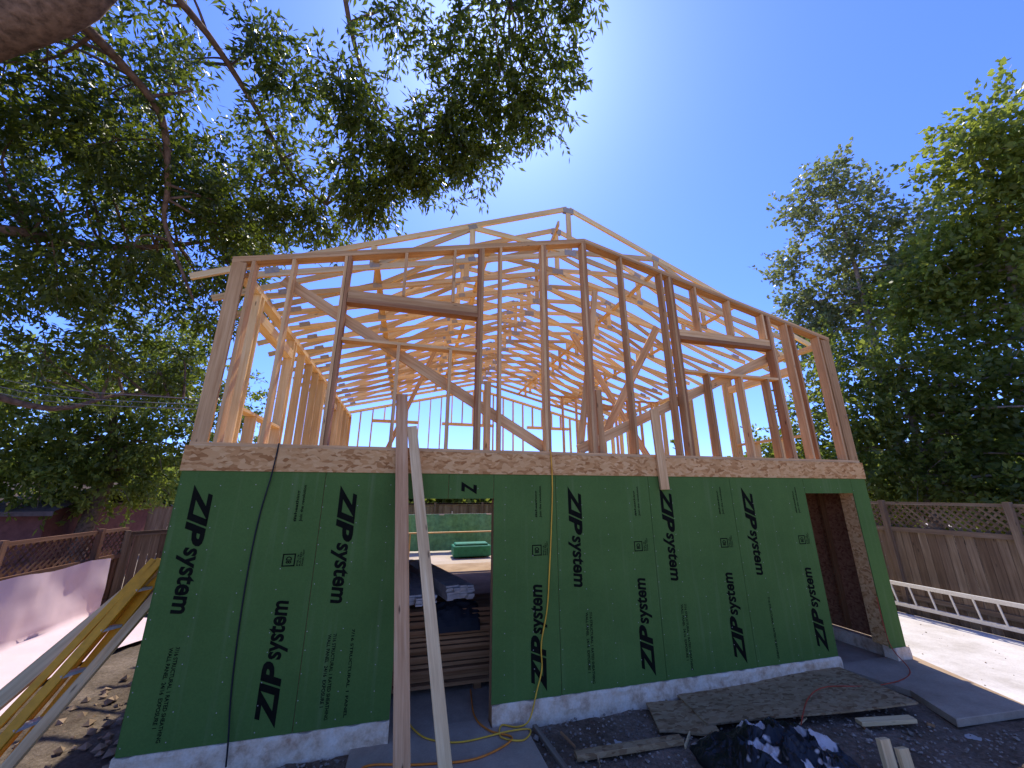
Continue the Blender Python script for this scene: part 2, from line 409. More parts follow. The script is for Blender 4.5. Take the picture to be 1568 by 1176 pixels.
us.beam((XL,YB-.07,rake(XL)-.02),(RID,YB-.07,rake(RID)-.02),.076,.14); us.beam((RID,YB-.07,rake(RID)-.02),(XR,YB-.07,rake(XR)-.02),.076,.14)
us.obj('upper_side_walls',M_WOODLIT,house)
ip=Acc()
for i in range(9):
    if i in (3,4): continue
    ip.box(3.6+i*.41,3.638+i*.41,4.8,4.89,2.95,5.0)
ip.box(3.6,7.1,4.8,4.89,5.002,5.04); ip.box(4.7,5.6,4.8,4.89,4.7,4.85)
ip.obj('upper_partition',M_WOOD,house)
il=Acc()
for j in range(3):
    for i in range(4): il.box(-1.2+R(-.1,.1),2.6+R(-.2,.2),1.0+i*.15,1.14+i*.15,2.91+j*.04,2.945+j*.04)
il.obj('deck_lumber',M_WOODRED,house)
# trusses
tr=Acc(); pl=Acc()
PT=7.50
def topc(s): return PT-.4167*abs(s-RID)
def botc(s): return 6.50-.25*abs(s-RID)
def plate(s,y,z,w,h,a=0):
    d=Vector((math.cos(a),0,math.sin(a)))*w/2
    for yy in (y-.0215,y+.0215): pl.beam(Vector((s,yy,z))-d,Vector((s,yy,z))+d,h,.0025)
yy=.58;ti=0
while yy<YB-.3:
    jit=R(-.012,.012)
    for sg in (-1,1):
        S=lambda d: RID+sg*d
        hw=4.80
        tr.beam((S(0.02),yy,topc(RID)-.045),(S(5.48),yy,topc(S(5.48))-.045),.089,.038)
        tr.beam((S(0.02),yy+.0005,botc(RID)-.0),(S(hw),yy+.0005,botc(S(hw))+.0),.089,.0375)
        tr.beam((S(1.75),yy,botc(S(1.75))+.04),(S(1.75),yy,topc(S(1.75))-.09),.089,.036,(1,0,0))
        tr.beam((S(.06),yy,botc(RID)+.04),(S(1.70),yy,topc(S(1.7))-.1),.089,.035)
        tr.beam((S(1.80),yy,topc(S(1.8))-.10),(S(3.2),yy,botc(S(3.2))+.04),.089,.034)
        tr.beam((S(3.25),yy,botc(S(3.25))+.04),(S(3.25),yy,topc(S(3.25))-.09),.089,.036,(1,0,0))
        plate(S(1.75),yy,topc(S(1.75))-.07,.15,.085,-sg*.39); plate(S(1.75),yy,botc(S(1.75))+.02,.12,.075,-sg*.245)
        plate(S(3.22),yy,botc(S(3.22))+.03,.14,.085,-sg*.245); plate(S(4.55),yy,botc(S(4.55))+.05,.18,.09,-sg*.3)
    tr.beam((RID,yy,botc(RID)+.04),(RID,yy,topc(RID)-.06),.089,.033,(1,0,0))
    plate(RID,yy,topc(RID)-.09,.20,.11); plate(RID,yy,botc(RID)+.01,.22,.11)
    yy+=.61+jit; ti+=1
for s,dz in ((1.0,.06),(4.0,.06),(-.7,.06),(5.7,.06)): tr.beam((s,.4,botc(s)+dz+.02),(s,YB-.4,botc(s)+dz+.02),.038,.089)
tr.beam((RID-.25,.45,7.0),(RID+.1,3.0,7.1),.089,.037)
tr.obj('roof_trusses',M_WOODLIT,house); pl.obj('truss_plates',M_PLATE,house)
cord('black_cable',[(-1.42,-.03,2.95),(-1.44,-.034,2.6),(-1.49,-.022,2.2),(-1.51,-.02,1.7),(-1.50,-.02,1.1),(-1.47,-.024,.6),(-1.42,-.05,.25),(-1.40,-.06,0.05)],.008,M_BLACK,house)
cord('extension_cord',[(1.80,.0,2.97),(1.80,-.035,2.9),(1.81,-.03,2.5),(1.78,-.03,2.0),(1.74,-.03,1.5),(1.70,-.03,1.1),(1.62,-.03,.75),(1.62,-.03,.5),(1.55,-.05,.3),(1.45,-.08,.06),(1.30,-.12,.035),(1.15,-.05,.035),(1.10,-.25,.035),(1.3,-.35,.035),(1.42,-.2,.035),(1.2,-.18,.04),(.7,-.22,.035),(.4,-.1,.035),(.25,.1,.035),(.15,.4,.03)],.008,M_YCORD)
cord('orange_extension_cord',[(.95,.8,.03),(.9,.2,.035),(1.0,-.1,.035),(1.2,-.3,.035),(.8,-.5,.035),(.3,-.45,.035),(-.2,-.35,.035),(-.2,-.7,.035)],.009,M_ORANGE)
cord('red_string',[(7.0,-.02,.9),(6.95,-.08,.3),(6.8,-.35,.06),(5.9,-.55,.09),(5.2,-.45,.11),(4.7,-.6,.11),(4.2,-.9,.05)],.006,M_REDC)

def single(name,mat,fn,bevel=.003):
    a=Acc(); fn(a); return a.obj(name,mat,None,bevel=bevel)
M_PLANKA=wood_mat('plank_brown',(.46,.22,.09),(.62,.34,.15),(.72,.46,.23))
single('leaning_plank',M_PLANKA,lambda a:a.beam((.137,-.95,0),(-.155,.13,3.63),.140,.045,(1,0,0)))
single('leaning_plank',M_WOODPALE,lambda a:a.beam((.50,-1.04,0),(.0,-.01,3.20),.115,.04,(1,0,0)))
single('hanging_board',M_WOOD,lambda a:a.beam((3.47,-.05,2.46),(3.43,-.045,3.60),.135,.038,(1,0,0)))

a=Acc()
for j in range(17):
    y0=.85+R(-.05,.05); x0=-.6+R(-.2,.2); x1=2.2+R(-.2,.2)
    for i in range(5): a.box(x0+R(-.04,.04),x1+R(-.05,.05),y0+i*.15,y0+.14+i*.15,.09+j*.05,.128+j*.05)
for xx in (-.2,1.0,1.6): a.box(xx,xx+.09,.85,1.6,.012,.088)
a.obj('lumber_stack',M_WOODRED)
def board_pile(name,x0,y0,z0,nx,nz,w,h,L,ang,mat):
    a=Acc(); dx,dy=math.sin(ang),math.cos(ang)
    for k in range(nz):
        for i in range(nx):
            o=R(-.06,.06); xx=x0+i*(w+.004)+R(-.003,.003); zz=z0+k*(h+.003)
            a.beam((xx+dx*o,y0+dy*o,zz),(xx+dx*(L+o),y0+dy*(L+o),zz),h,w)
    return a.obj(name,mat)
board_pile('board_bundle',.66,1.0,1.02,4,7,.09,.022,2.4,-.25,M_BAG)
board_pile('board_bundle',.16,1.0,.98,4,5,.09,.022,2.5,-.10,M_BAG)
a=Acc(); nx,ny=30,24
for j in range(ny+1):
    for i in range(nx+1):
        u=i/nx;v=j/ny; q=Vector((u*5,v*4,3)); e=(math.sin(math.pi*u)*math.sin(math.pi*v))**.4
        a.v.append((.35+.7*u,.76+.35*v,.945+e*(.02+.05*(1-abs(mnoise.noise(q))*2))-(.25*(1-v)**4)))
for j in range(ny):
    for i in range(nx):
        k=j*(nx+1)+i; a.f.append((k,k+1,k+nx+2,k+nx+1))
a.obj('black_sheet',M_BLACK)  # crumpled black sheet on the front top edge of the lumber stack
a=Acc()
for i in range(60):
    x0=-6+i*.25
    n=len(a.v)
    for zz in (0,.5,1.0,1.5):
        for xx in (x0,x0+.25): a.v.append((xx,13.2+.08*math.sin(xx*3+zz*2)+.04*math.sin(xx*9),zz))
    for k in range(3): a.f.append((n+2*k,n+2*k+1,n+2*k+3,n+2*k+2))
a.obj('green_mesh_fence',M_MESH)
a=Acc(); a.box(-6,9,13.28,13.32,1.45,1.5); 
for xx in range(-6,10,2): a.box(xx,xx+.05,13.28,13.33,0,1.6)
a.obj('mesh_fence_posts',M_ALU)
a=Acc(); a.box(1.9,3.4,11.2,12.0,.0,.40);a.box(1.98,3.3,11.3,11.9,.401,.48); a.obj('teal_storage_box',M_TEAL,bevel=.03)
single('yard_plank',M_WOODPALE,lambda a:(a.box(-.5,4,10.6,10.75,.95,.99),a.box(0.2,.24,10.6,10.75,0,.949),a.box(3.4,3.44,10.6,10.75,0,.949)))

# ------------------------------------------------------------------ ground
bpy.ops.mesh.primitive_plane_add(size=400,location=(0,0,-.06)); o=bpy.context.object; o.name='ground'; o.data.materials.append(M_GRAVEL)
def patch(name,x0,x1,y0,y1,step,amp,mat,base):
    a=Acc(); nx=int((x1-x0)/step); ny=int((y1-y0)/step)
    for j in range(ny+1):
        for i in range(nx+1):
            xx=x0+(x1-x0)*i/nx; yy=y0+(y1-y0)*j/ny
            e=min(1,min(i,nx-i,j,ny-j)/4)
            h=mnoise.fractal(Vector((xx*1.6,yy*1.6,1)),1,2,5)*amp+mnoise.noise(Vector((xx*12,yy*12,5)))*.012
            a.v.append((xx,yy,base+h*e-.05*(1-e)))
    for j in range(ny):
        for i in range(nx):
            k=j*(nx+1)+i; a.f.append((k,k+1,k+nx+2,k+nx+1))
    o=a.obj(name,mat); smooth(o); return o
patch('dirt_ground',-2.6,7.35,-3.4,.4,.05,.04,M_DIRTSHADE,-.035)
patch('dirt_side_yard',-8,-2.25,-3.4,8,.06,.04,M_DIRTSUN,-.03)
def slab(name,poly,z,mat,th=.08):
    a=Acc(); n=len(poly)
    for q in poly: a.v.append((q[0],q[1],z))
    for q in poly: a.v.append((q[0],q[1],z-th))
    a.f.append(tuple(range(n))); a.f.append(tuple(range(2*n-1,n-1,-1)))
    for i in range(n): a.f.append((i,(i+1)%n,n+(i+1)%n,n+i))
    return a.obj(name,mat,None,bevel=.006)
slab('concrete_walkway',[(-.36,-.02),(-.02,-.02),(-.02,.16),(1.04,.16),(1.04,-.04),(1.40,-.04),(1.46,-2.5),(-.4,-2.5)],.022,M_CONC)
slab('concrete_landing',[(6.06,.14),(7.6,.14),(7.1,-1.32),(5.95,-1.24),(6.25,-.66)],.05,M_CONC)
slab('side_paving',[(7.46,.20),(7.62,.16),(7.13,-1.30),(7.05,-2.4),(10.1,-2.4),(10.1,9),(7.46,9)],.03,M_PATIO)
a=Acc()
def stone(x0,y0,r,z=0):
    n=len(a.v)
    pts=[Vector((1,0,0)),Vector((-1,0,0)),Vector((0,1,0)),Vector((0,-1,0)),Vector((0,0,1)),Vector((0,0,-1))]
    rot=Matrix.Rotation(R(0,6),3,'Z')@Matrix.Rotation(R(0,6),3,'X')
    for q in pts: 
        w=rot@q; a.v.append((x0+w.x*r*R(.7,1.2),y0+w.y*r*R(.7,1.2),z-.02+w.z*r*.7+r*.3))
    for t in ((0,2,4),(2,1,4),(1,3,4),(3,0,4),(2,0,5),(1,2,5),(3,1,5),(0,3,5)): a.f.append(tuple(n+k for k in t))
for i in range(4600):
    x0=R(1.45,7.1);y0=R(-3.2,-.02)
    if R(0,1)<.3: x0=R(-4.4,-.4); y0=R(-1.5,-.05)
    if x0>5.8 and y0>-1.35: continue
    stone(x0,y0,R(.006,.022)*(2.0 if R(0,1)<.08 else 1))
for i in range(60): stone(R(7.3,9.9),R(-2,3.6),R(.005,.016),.05)
for i in range(120): stone(R(-3.6,-2.4),R(-.4,2.5),R(.02,.07))
a.obj('loose_stones',simple('stone',(.32,.23,.15),.9,0,3,.5,0,.05))
def sheet(name,c,ang,w,h,z,tilt,mat,th=.018):
    a=Acc(); nx,ny=12,6; n=0
    for side in (0,1):
        for j in range(ny+1):
            for i in range(nx+1):
                u=(i/nx-.5)*w; v=(j/ny-.5)*h
                x=c[0]+u*math.cos(ang)-v*math.sin(ang); y=c[1]+u*math.sin(ang)+v*math.cos(ang)
                zz=z+tilt*(i/nx-.5)+.008*math.sin(i*.6+j*.5)-(th if side else 0)
                a.v.append((x,y,zz))
    m=(nx+1)*(ny+1)
    for j in range(ny):
        for i in range(nx):
            k=j*(nx+1)+i; a.f.append((k,k+1,k+nx+2,k+nx+1)); a.f.append((m+k,m+k+nx+1,m+k+nx+2,m+k+1))
    ed=[i for i in range(nx+1)]+[j*(nx+1)+nx for j in range(1,ny+1)]+[ny*(nx+1)+i for i in range(nx-1,-1,-1)]+[j*(nx+1) for j in range(ny-1,0,-1)]
    for q in range(len(ed)):
        b,c2=ed[q],ed[(q+1)%len(ed)]; a.f.append((b,m+b,m+c2,c2))
    o=a.obj(name,mat); return o
sheet('osb_sheet',(4.62,-.32),-.14,2.6,.98,.075,.05,M_OSBG)
sheet('osb_sheet',(3.12,-.37),-.35,.62,.62,.03,.0,M_OSBG)
single('scrap_lumber',M_OSBG,lambda a:a.beam((1.72,-.68,.02),(2.85,-.74,.03),.09,.05,(0,1,0)))
single('scrap_lumber',M_FENCE,lambda a:a.beam((1.50,-.1,.0),(1.62,-1.3,.0),.05,.05))
single('scrap_lumber',M_WOODPALE,lambda a:a.beam((4.9,-.98,.03),(5.5,-1.12,.05),.09,.04,(0,1,0)))
single('wooden_stake',M_WOODPALE,lambda a:(a.beam((4.38,-1.60,-.1),(4.40,-1.56,.24),.12,.045,(1,0,0)),a.beam((4.53,-1.64,-.1),(4.545,-1.60,.17),.12,.045,(1,0,0))))
for i in range(26):
    cx,cy=R(1.5,5.8),R(-1.6,-.1); an=R(0,3); L=R(.05,.25)
    single('wood_scrap',random.choice([M_WOODPALE,M_OSBG,M_WOODRED]),lambda a:a.beam((cx,cy,.0),(cx+L*math.cos(an),cy+L*math.sin(an),.015),R(.012,.04),.012),0)
m,nt,b,out=newmat('black_white_plastic'); tc=N(nt,'ShaderNodeTexCoord'); n_=noisen(nt,tc.outputs['Object'],2.3,3)
r_=ramp(nt,n_.outputs[0],[(.58,(.016,.013,.010)),(.60,(.66,.52,.40))]); nt.links.new(r_.outputs[0],b.inputs['Base Color']); b.inputs['Roughness'].default_value=.42; b.inputs['Specular IOR Level'].default_value=.3
a=Acc(); nx,ny=110,80
for j in range(ny+1):
    for i in range(nx+1):
        u=i/nx;v=j/ny; x=2.85+1.35*u; y=-1.75+1.0*v
        env=max(0,math.sin(math.pi*u)*math.sin(math.pi*v))**.5
        q=Vector((x*3.2,y*3.2,0)); rid=1-abs(mnoise.noise(q))*2; rid2=1-abs(mnoise.noise(q*2.7+Vector((5,3,1))))*2; rid3=1-abs(mnoise.noise(q*6+Vector((2,7,1))))*2
        a.v.append((x+.06*mnoise.noise(q*1.5),y+.06*mnoise.noise(q*1.3+Vector((9,9,9))),-.04+env*(.14+.14*rid+.06*rid2+.02*rid3)))
for j in range(ny):
    for i in range(nx):
        k=j*(nx+1)+i; a.f.append((k,k+1,k+nx+2,k+nx+1))
a.obj('crumpled_plastic_tarp',m)

# ------------------------------------------------------------------ fences
def fence(name,p0,p1,h,mat,lattice=.5,post=1.8,side=1,pw=.14):
    p0=Vector((p0[0],p0[1],0));p1=Vector((p1[0],p1[1],0)); d=(p1-p0);L=d.length;d.normalize(); nrm=Vector((-d.y,d.x,0))*side
    e=empty(name); a=Acc(); hb=h-lattice; t=0
    while t<L:
        q=p0+d*(t+pw/2); hh=hb-.06-R(0,.012)
        a.beam(q,q+Vector((0,0,hh)),pw-R(.004,.012),.018,d); t+=pw
    a.obj('boards',mat,e)
    r=Acc()
    for zz in ((.35,.09),(hb-.03,.09),(h-.02,.06)):
        r.beam(p0+nrm*.03+Vector((0,0,zz[0])),p1+nrm*.03+Vector((0,0,zz[0])),zz[1],.035)
    t=0
    while t<=L:
        q=p0+d*t+nrm*.06; r.beam(q,q+Vector((0,0,h+.04)),.09,.09,d); t+=post
    r.obj('rails_and_posts',mat,e)
    if lattice>.2:
        l=Acc(); hl=lattice-.06; t=-hl
        while t<L:
            for sg,off in ((1,0),(-1,.009)):
                a0,a1=t,t+hl
                za,zb=(hb,hb+hl) if sg>0 else (hb+hl,hb)
                b0=max(a0,0);b1=min(a1,L)
                if b1-b0<.03: continue
                z0=za+(zb-za)*(b0-a0)/hl; z1=za+(zb-za)*(b1-a0)/hl
                l.beam(p0+d*b0-nrm*off+Vector((0,0,z0)),p0+d*b1-nrm*off+Vector((0,0,z1)),.035,.008)
            t+=.125
        l.obj('lattice',mat,e)
    return e
fence('wooden_fence',(10.25,-6),(10.25,18),2.22,M_FENCE,.52,1.9,1)
fence('wooden_fence',(-5.6,-3),(-5.6,5.4),1.72,M_FENCERED,.5,1.9,-1)
fence('wooden_fence',(-5.6,5.45),(-2.0,8.6),1.62,M_FENCE,.0,2.0,-1)
fence('wooden_fence',(-25,15.5),(25,15.5),1.9,M_FENCE,.0,2.4,-1)
a=Acc(); nx,ny=60,24
for j in range(ny+1):
    for i in range(nx+1):
        y=-1+5.9*i/nx; v=j/ny
        if v<.5: x=-5.42+.03*math.sin(y*4); z=1.22-.95*(v/.5)
        else: x=-5.42+1.2*((v-.5)/.5)+.25*math.sin(y*1.7)*(v-.5)*2; z=.27-.24*((v-.5)/.5)
        w=mnoise.noise(Vector((y*1.5,v*3,4)))*.08+mnoise.noise(Vector((y*5,v*6,4)))*.025
        a.v.append((x+w,y,z+w*.5))
for j in range(ny):
    for i in range(nx):
        k=j*(nx+1)+i; a.f.append((k,k+1,k+nx+2,k+nx+1))
smooth(a.obj('draped_sheet',M_WHITE))
def ladder(name,mat,p0,p1,up,w,rungmat,nr=9):
    e=empty(name); p0=Vector(p0);p1=Vector(p1);up=Vector(up).normalized(); d=(p1-p0).normalized()
    a=Acc(); 
    for s_ in (-1,1): a.beam(p0+up*s_*w/2,p1+up*s_*w/2,.075,.03,up)
    a.obj('rails',mat,e,bevel=.004)
    r=Acc(); L=(p1-p0).length
    for i in range(nr):
        q=p0+d*(L*(i+.5)/nr); tube(r,[q-up*w/2,q+up*w/2],.017,8)
    r.obj('rungs',rungmat,e); return e
ladder('aluminium_ladder',M_ALU,(9.95,-1.3,.42),(9.95,2.1,.42),(-.25,0,1),.42,M_ALU,11)
e=empty('folded_stepladder')
a=Acc(); b1=Vector((-3.25,.15,0)); t1=Vector((-2.55,.55,1.72))
for off in (Vector((0,0,0)),Vector((.12,.22,0))):
    a.beam(b1+off+Vector((0,-.45,0)),t1+off*.5,.085,.03,(1,0,0)); a.beam(b1+off+Vector((-.16,-.45,0)),t1+off*.5+Vector((-.06,.0,0)),.07,.03,(1,0,0))
a.obj('rails',M_YEL,e,bevel=.004)
r=Acc()
for i in range(5):
    t=.12+.18*i; q=(b1+Vector((0,-.45,0))).lerp(t1,t); q2=(b1+Vector((.12,-.23,0))).lerp(t1+Vector((.06,.11,0)),t); r.beam(q,q2,.08,.025,(1,0,0))
r.obj('steps',M_ALU,e)
single('leaning_board',M_WOODPALE,lambda a:a.beam((-3.75,-.35,.0),(-2.60,.60,1.62),.14,.04,(1,0,0)))
single('leaning_board',M_WOOD,lambda a:a.beam((-3.0,-.5,.0),(-2.42,.52,1.5),.09,.04,(1,0,0)))
e=empty('neighbour_shed')
a=Acc(); a.box(-14,-8.2,7.2,11,0,2.05); a.obj('walls',M_SIDING,e)
a=Acc(); a.v+=[(-14.3,6.9,2.0),(-7.9,6.9,2.0),(-7.9,9.1,2.7),(-14.3,9.1,2.7),(-7.9,11.3,2.0),(-14.3,11.3,2.0),(-14.3,6.9,1.9),(-7.9,6.9,1.9)]
a.f+=[(0,1,2,3),(3,2,4,5),(6,7,1,0)]; a.obj('roof',M_ROOF,e)

# ------------------------------------------------------------------ foliage
rng=np.random.default_rng(11)
def unit(a): return a/np.maximum(np.linalg.norm(a,axis=-1,keepdims=True),1e-6)
def foliage(name,clumps,spr,lps,ll,lw,mat,droop=.5,slen=.35,parent=None,flat=.8,inner=.35):
    C=np.array(clumps,float); P=[];
    for cx,cy,cz,r in C:
        n=max(4,int(spr*(r/ .6)**2))
        d=unit(rng.normal(size=(n,3))); rad=r*(inner+(1-inner)*rng.random((n,1))**.6)*(1+.25*rng.normal(size=(n,1)))
        o=np.array([cx,cy,cz])+d*rad*np.array([1,1,flat]); sd=unit(d*.7+rng.normal(size=(n,3))*.5+np.array([0,0,-droop]))
        P.append(np.hstack([o,sd]))
    P=np.vstack(P); n=len(P); t=rng.random((n,lps,1)); o=P[:,None,:3]+P[:,None,3:]*t*slen
    o=o+rng.normal(size=(n,lps,3))*slen*.09
    ld=unit(P[:,None,3:]*.7+rng.normal(size=(n,lps,3))*.6+np.array([0,0,-droop*.5]))
    o=o.reshape(-1,3); ld=ld.reshape(-1,3); w=unit(np.cross(ld,rng.normal(size=ld.shape)))
    L=ll*(.6+.7*rng.random((len(o),1))); W=lw*(.7+.6*rng.random((len(o),1)))
    v=np.stack([o,o+ld*L*.45+w*W,o+ld*L,o+ld*L*.45-w*W],axis=1).reshape(-1,3)
    m=len(o); me=bpy.data.meshes.new(name)
    me.vertices.add(m*4); me.vertices.foreach_set('co',v.astype(np.float32).ravel())
    me.loops.add(m*4); me.loops.foreach_set('vertex_index',np.arange(m*4,dtype=np.int32))
    me.polygons.add(m); me.polygons.foreach_set('loop_start',np.arange(0,m*4,4,dtype=np.int32)); me.polygons.foreach_set('loop_total',np.full(m,4,dtype=np.int32))
    me.materials.append(mat); me.update(calc_edges=True)
    ob=bpy.data.objects.new(name,me); COL.objects.link(ob)
    if parent: ob.parent=parent
    return m
def limbs(acc,main,clumps,r0=.035,jit=.25,maxd=99):
    nodes=[Vector(p) for p in main]
    for cx,cy,cz,r in clumps:
        c=Vector((cx,cy,cz)); q=min(nodes,key=lambda k:(k-c).length)
        if (q-c).length>maxd: continue
        mid=q.lerp(c,.5)+Vector((R(-jit,jit),R(-jit,jit),R(-jit,jit)+.15))
        pts=spline([q,mid,c],5); tube(acc,pts,[r0*(1-.8*i/(len(pts)-1)) for i in range(len(pts))],5)
        for k in range(5):
            e_=c+Vector((R(-1,1),R(-1,1),R(-1,.7)))*r; s_=pts[-4+k%3]
            p2=spline([s_,s_.lerp(e_,.5)+Vector((0,0,R(0,.12))),e_],3); tube(acc,p2,[r0*.3*(1-.7*i/(len(p2)-1)) for i in range(len(p2))],4)
A_=[(1.4,-1.5,8.4),(1.0,-1.4,8.5),(1.6,-1.1,8.2),(1.2,-.9,8.1),(1.6,-.7,7.9),(1.0,-.5,7.8),(.5,-.5,7.9),(.7,-.1,7.5),(.3,0,7.5),(.2,-1.0,8.3),(.4,-1.3,8.5),(-.1,-.2,7.7),(-.2,.2,7.4),(.2,-.7,8.1),
(-.6,.1,7.4),(-.9,-.1,7.5),(-.7,.4,7.0),(-1.0,.6,6.8),(-1.2,.3,7.1),(-1.1,-.3,7.6),(-.6,-1.1,8.3),(-1.3,-.5,7.8),
(-2.2,.5,7.2),(-1.9,.9,7.0),(-1.7,1.1,6.7),(-2.2,1.0,6.7),(-2.5,.8,6.8),(-2.7,1.0,6.3),(-2.9,.7,6.6),(-2.2,.2,7.6),(-2.0,-.2,8.0),(-2.3,-.5,8.2),
(.8,-1.0,8.25),(.9,-.9,7.9),(1.5,-1.9,8.7),(.9,-1.9,8.8),(.3,-.4,7.75),(1.3,-.6,7.9),(-.4,.1,7.2),(-.9,.5,6.9),(.5,-.2,7.4),(.0,.1,7.3)]
cl=[(x,y,z,R(.28,.42)) for x,y,z in A_]
cl2=[]
for i in range(92):
    for tr_ in range(60):
        x=R(-6.2,-2.9); z=R(4.0,8.6); d=R(7.3,9.8)
        q=d*d-x*x-(z-2.42)**2
        if q<=0: continue
        y=-4.8+math.sqrt(q)
        if x>-3.4 and z<5.9: continue
        if z<5.0 and x>-4.3: continue
        if y>4.0: continue
        if all((Vector((x,y,z))-Vector(c[:3])).length>.66 for c in cl2): break
    cl2.append((x,y,z,R(.32,.52)))
T1=empty('overhanging_ash_tree')
foliage('foliage',cl,145,15,.12,.019,M_LEAF,.6,.34,T1,inner=.1)
foliage('foliage_inner',cl2,96,14,.12,.020,M_LEAF,.6,.30,T1,inner=.12)
a=Acc()
trunk=[(-6.2,-.6,-.1),(-6.1,-.6,1.5),(-5.9,-.6,3.2),(-5.6,-.7,4.6),(-5.1,-.9,5.7),(-4.25,-1.15,6.5)]
tube(a,spline(trunk,4),list(np.linspace(.44,.27,21)),14)
l1=[(-4.25,-1.15,6.5),(-3.40,-1.4,6.98),(-2.8,-1.8,7.8),(-2.0,-2.0,9.0),(-1.0,-1.8,9.6),(.0,-1.5,9.5),(.9,-1.3,9.0)]
tube(a,spline(l1,4),list(np.linspace(.27,.025,25)),12)
l2=[(-3.6,-1.35,6.95),(-3.5,-.7,7.1),(-3.35,-.1,7.0),(-3.4,.4,6.4),(-3.5,.7,6.0),(-3.3,1.0,5.4),(-3.2,1.2,5.1)]
tube(a,spline(l2,4),list(np.linspace(.055,.012,25)),8)
l3=[(-5.6,-.7,4.6),(-5.0,.4,5.4),(-4.6,1.4,5.9),(-4.0,1.9,6.4),(-3.3,1.9,6.7)]
tube(a,spline(l3,4),list(np.linspace(.08,.02,17)),8)
l4=[(-5.9,-.6,3.2),(-5.2,.6,3.6),(-4.7,1.6,3.5),(-4.4,2.3,3.9),(-3.9,2.9,4.0)]
tube(a,spline(l4,4),list(np.linspace(.06,.012,17)),8)
l5=[(-1.4,-1.9,9.4),(-1.2,-.8,8.5),(-.8,-.1,7.9),(-.2,.0,7.8)]
tube(a,spline(l5,4),list(np.linspace(.04,.015,13)),6)
l6=[(-3.0,-1.6,7.5),(-2.8,-.6,7.9),(-2.4,.2,7.6),(-2.1,.7,7.2),(-1.6,.9,6.9)]
tube(a,spline(l6,4),list(np.linspace(.05,.015,17)),7)
limbs(a,[p for L_ in (l1[2:],l2,l3,l4,l5,l6) for p in spline(L_,3)],cl+cl2,.022)
smooth(a.obj('trunk_and_limbs',M_BARK,T1))
cE=[(-6.9,7.8,6.8),(-7.5,7.7,5.9),(-8.1,7.3,6.0),(-8.8,7.0,5.5),(-9.2,6.7,5.1),(-6.9,8.2,5.3),(-7.6,7.9,4.8),(-8.3,7.5,4.6),(-8.9,7.1,4.2),(-9.2,7.0,3.5),(-8.5,7.6,3.3),(-7.9,7.9,3.5),(-7.3,8.2,3.7),(-6.8,8.5,3.8),(-7.0,8.5,2.7),(-7.7,8.1,2.7),(-8.4,7.6,2.8),(-8.9,7.2,2.8),(-6.7,8.1,6.1),(-9.8,6.4,4.6),(-9.6,6.7,3.2),(-6.0,9.2,4.5),(-5.6,9.6,3.4),(-5.8,9.4,5.4)]
cE=[(x,y,z,R(.7,1.0)) for x,y,z in cE]
T2=empty('garden_tree'); foliage('foliage',cE,48,12,.16,.036,M_LEAFG,.4,.4,T2)
a=Acc(); tk=[(-8,8,-.1),(-7.9,8,1.6),(-7.7,8,3),(-7.9,7.8,4.5)]; tube(a,spline(tk,4),list(np.linspace(.22,.08,13)),10); limbs(a,spline(tk[1:],4),cE,.05); smooth(a.obj('trunk_and_limbs',M_BARK,T2))
R1=[(13.0,2.4,12.6),(12.8,3.3,12.2),(13.7,2.3,11.7),(13.4,3.5,11.2),(14.2,2.7,10.5),(13.2,4.5,10.5),(14.1,3.6,9.8),(14.8,3.1,9.1),(13.6,4.9,9.1),(14.5,4.0,8.5),(14.7,1.5,10.7),(14.9,2.3,9.6),(15.1,1.7,9.7),(15.1,3.4,7.8),(15.4,2.6,8.2),(14.0,5.1,7.9),(13.7,3.1,10.2),(14.0,4.4,9.3),(14.3,3.2,8.9),(14.4,2.0,9.0),(14.2,4.6,8.3)]
cR=[(x,y,z,R(.45,.75)) for x,y,z in R1]
T3=empty('poplar_tree'); foliage('foliage',cR,72,12,.14,.055,M_LEAFS,-.1,.5,T3,inner=.15)
a=Acc(); tk=[(14.6,3.6,-.1),(14.5,3.5,4),(14.4,3.3,7),(14.0,3.0,9.6),(13.4,2.7,12.2)]; tube(a,spline(tk,4),list(np.linspace(.18,.02,17)),10); limbs(a,spline(tk[1:],4),cR,.035); smooth(a.obj('trunk_and_limbs',M_BARKL,T3))
R2=[(13.0,-1.0,10.9),(13.1,-.5,10.5),(13.6,-.8,9.9),(13.6,-.1,9.5),(14.0,-.4,8.8),(13.7,.5,8.8),(14.1,.2,8.1),(13.8,1.1,8.0),(14.2,.7,7.3),(14.4,.1,7.2),(14.0,1.6,6.9),(14.3,1.3,6.2),(14.6,.7,5.8),(13.6,-1.6,9.8),(13.8,-1.4,8.6),(13.8,-1.0,7.4),(13.9,-.6,6.6),(14.0,1.9,7.8),(14.2,1.4,8.6)]
R3=[(12.5,2.7,6.0),(12.9,2.0,5.8),(13.3,1.5,5.1),(13.6,1.1,4.7),(13.9,.5,4.6),(12.7,2.8,4.6),(13.1,2.2,4.2),(13.5,1.7,3.8),(13.7,1.2,3.6),(12.8,3.0,3.2),(13.1,2.4,2.8),(13.5,1.8,2.6),(13.8,1.2,2.6),(12.5,3.2,4.5),(12.6,3.8,3.4),(12.6,4.2,5.2),(13.6,0.0,3.2),(13.6,-.4,5.0),
(12.4,4.6,2.6),(12.4,5.4,3.8),(12.6,3.6,2.2),(13.2,.4,2.2),(13.4,-.8,2.8),(13.4,-1.2,4.0),(12.2,5.8,2.4),(12.9,3.6,6.8),(13.6,1.0,2.0)]
cR2=[(x,y,z,R(.62,.92)) for x,y,z in R2]; cR3=[(x,y,z,R(.75,1.05)) for x,y,z in R3]
T4=empty('broadleaf_tree'); foliage('foliage',cR2,62,12,.145,.05,M_LEAFB,.1,.45,T4)
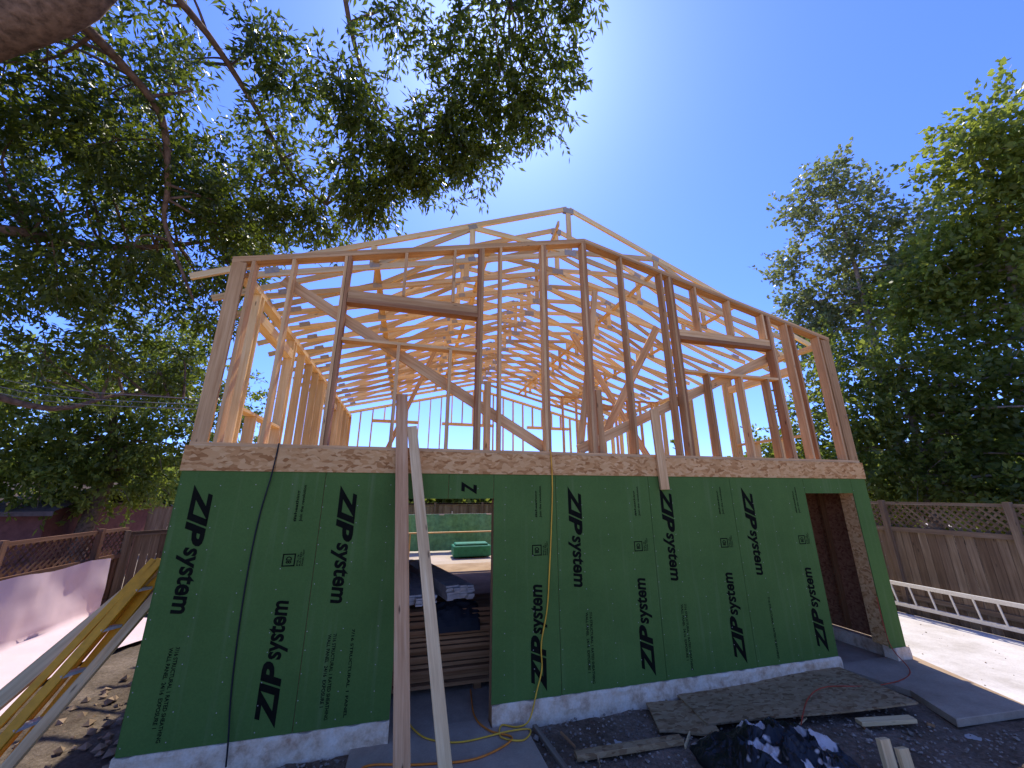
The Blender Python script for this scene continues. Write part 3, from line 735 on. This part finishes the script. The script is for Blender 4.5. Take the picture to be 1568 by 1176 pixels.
a=Acc(); tk=[(14.2,.2,-.1),(14.2,.2,3),(14.1,.1,6),(13.8,-.2,9)]; tube(a,spline(tk,4),list(np.linspace(.26,.06,13)),10); limbs(a,spline(tk[1:],4),cR2,.05); smooth(a.obj('trunk_and_limbs',M_BARKL,T4))
T5=empty('broadleaf_tree'); foliage('foliage',cR3,56,12,.15,.046,M_LEAFG,.2,.45,T5)
a=Acc(); tk=[(13.2,2.4,-.1),(13.2,2.4,2),(13.2,2.2,5)]; tube(a,spline(tk,4),list(np.linspace(.2,.06,9)),10); limbs(a,spline(tk[1:],4),cR3,.05); smooth(a.obj('trunk_and_limbs',M_BARKL,T5))
cD=[]
for i in range(46):
    x=-32+i*1.55+R(-.5,.5); cD.append((x,22+R(-2,3),R(1.2,2.4),R(1.3,1.9)))
    if i%3!=1: cD.append((x+R(-1,1),24+R(-2,3),R(2.4,3.6),R(1.0,1.6)))
for i in range(14): cD.append((20+R(-1,2),-6+i*2,R(1.6,4),R(1.6,2.2)))
foliage('distant_trees',cD,22,8,.42,.17,M_LEAFM,.1,.8)
for z_ in (0,.09,.2): cord('power_line',[(-7.5,2.6,4.35+z_),(-5.0,1.5,3.62+z_*.9),(-2.25,.30,3.35+z_*.6)],.005,M_WIRE)

# ------------------------------------------------------------------ light, sky, camera
w=bpy.data.worlds.new('World'); scene.world=w; w.use_nodes=True
nt=w.node_tree; bg=nt.nodes['Background']; sky=nt.nodes.new('ShaderNodeTexSky'); sky.sky_type='NISHITA'; sky.sun_disc=False
sd=Vector((.163,.694,1.142)).normalized()
sky.sun_elevation=math.asin(sd.z); sky.sun_rotation=math.atan2(sd.x,sd.y); sky.air_density=1.0; sky.dust_density=.5; sky.ozone_density=2.0
tint=nt.nodes.new('ShaderNodeMix'); tint.data_type='RGBA'; tint.blend_type='MULTIPLY'; tint.inputs[0].default_value=1.0; tint.inputs[7].default_value=(.74,1.03,2.25,1)
nt.links.new(sky.outputs[0],tint.inputs[6]); nt.links.new(tint.outputs[2],bg.inputs[0]); bg.inputs[1].default_value=.15
sun=bpy.data.lights.new('sun','SUN'); sun.energy=5; sun.angle=math.radians(.53); sun.color=(1,.93,.80)
so=bpy.data.objects.new('sun',sun); COL.objects.link(so); so.rotation_euler=sd.to_track_quat('Z','Y').to_euler(); so.location=(0,0,30)
cam=bpy.data.cameras.new('camera'); co=bpy.data.objects.new('camera',cam); COL.objects.link(co)
co.location=(0,-4.8,2.42); co.rotation_euler=(math.radians(90+16),0,math.radians(-14.9))
cam.sensor_fit='HORIZONTAL'; cam.sensor_width=36; cam.lens=580/1568*36; cam.clip_end=1000; cam.clip_start=.05
scene.camera=co
scene.view_settings.view_transform='Standard'; scene.view_settings.look='None'; scene.view_settings.exposure=0
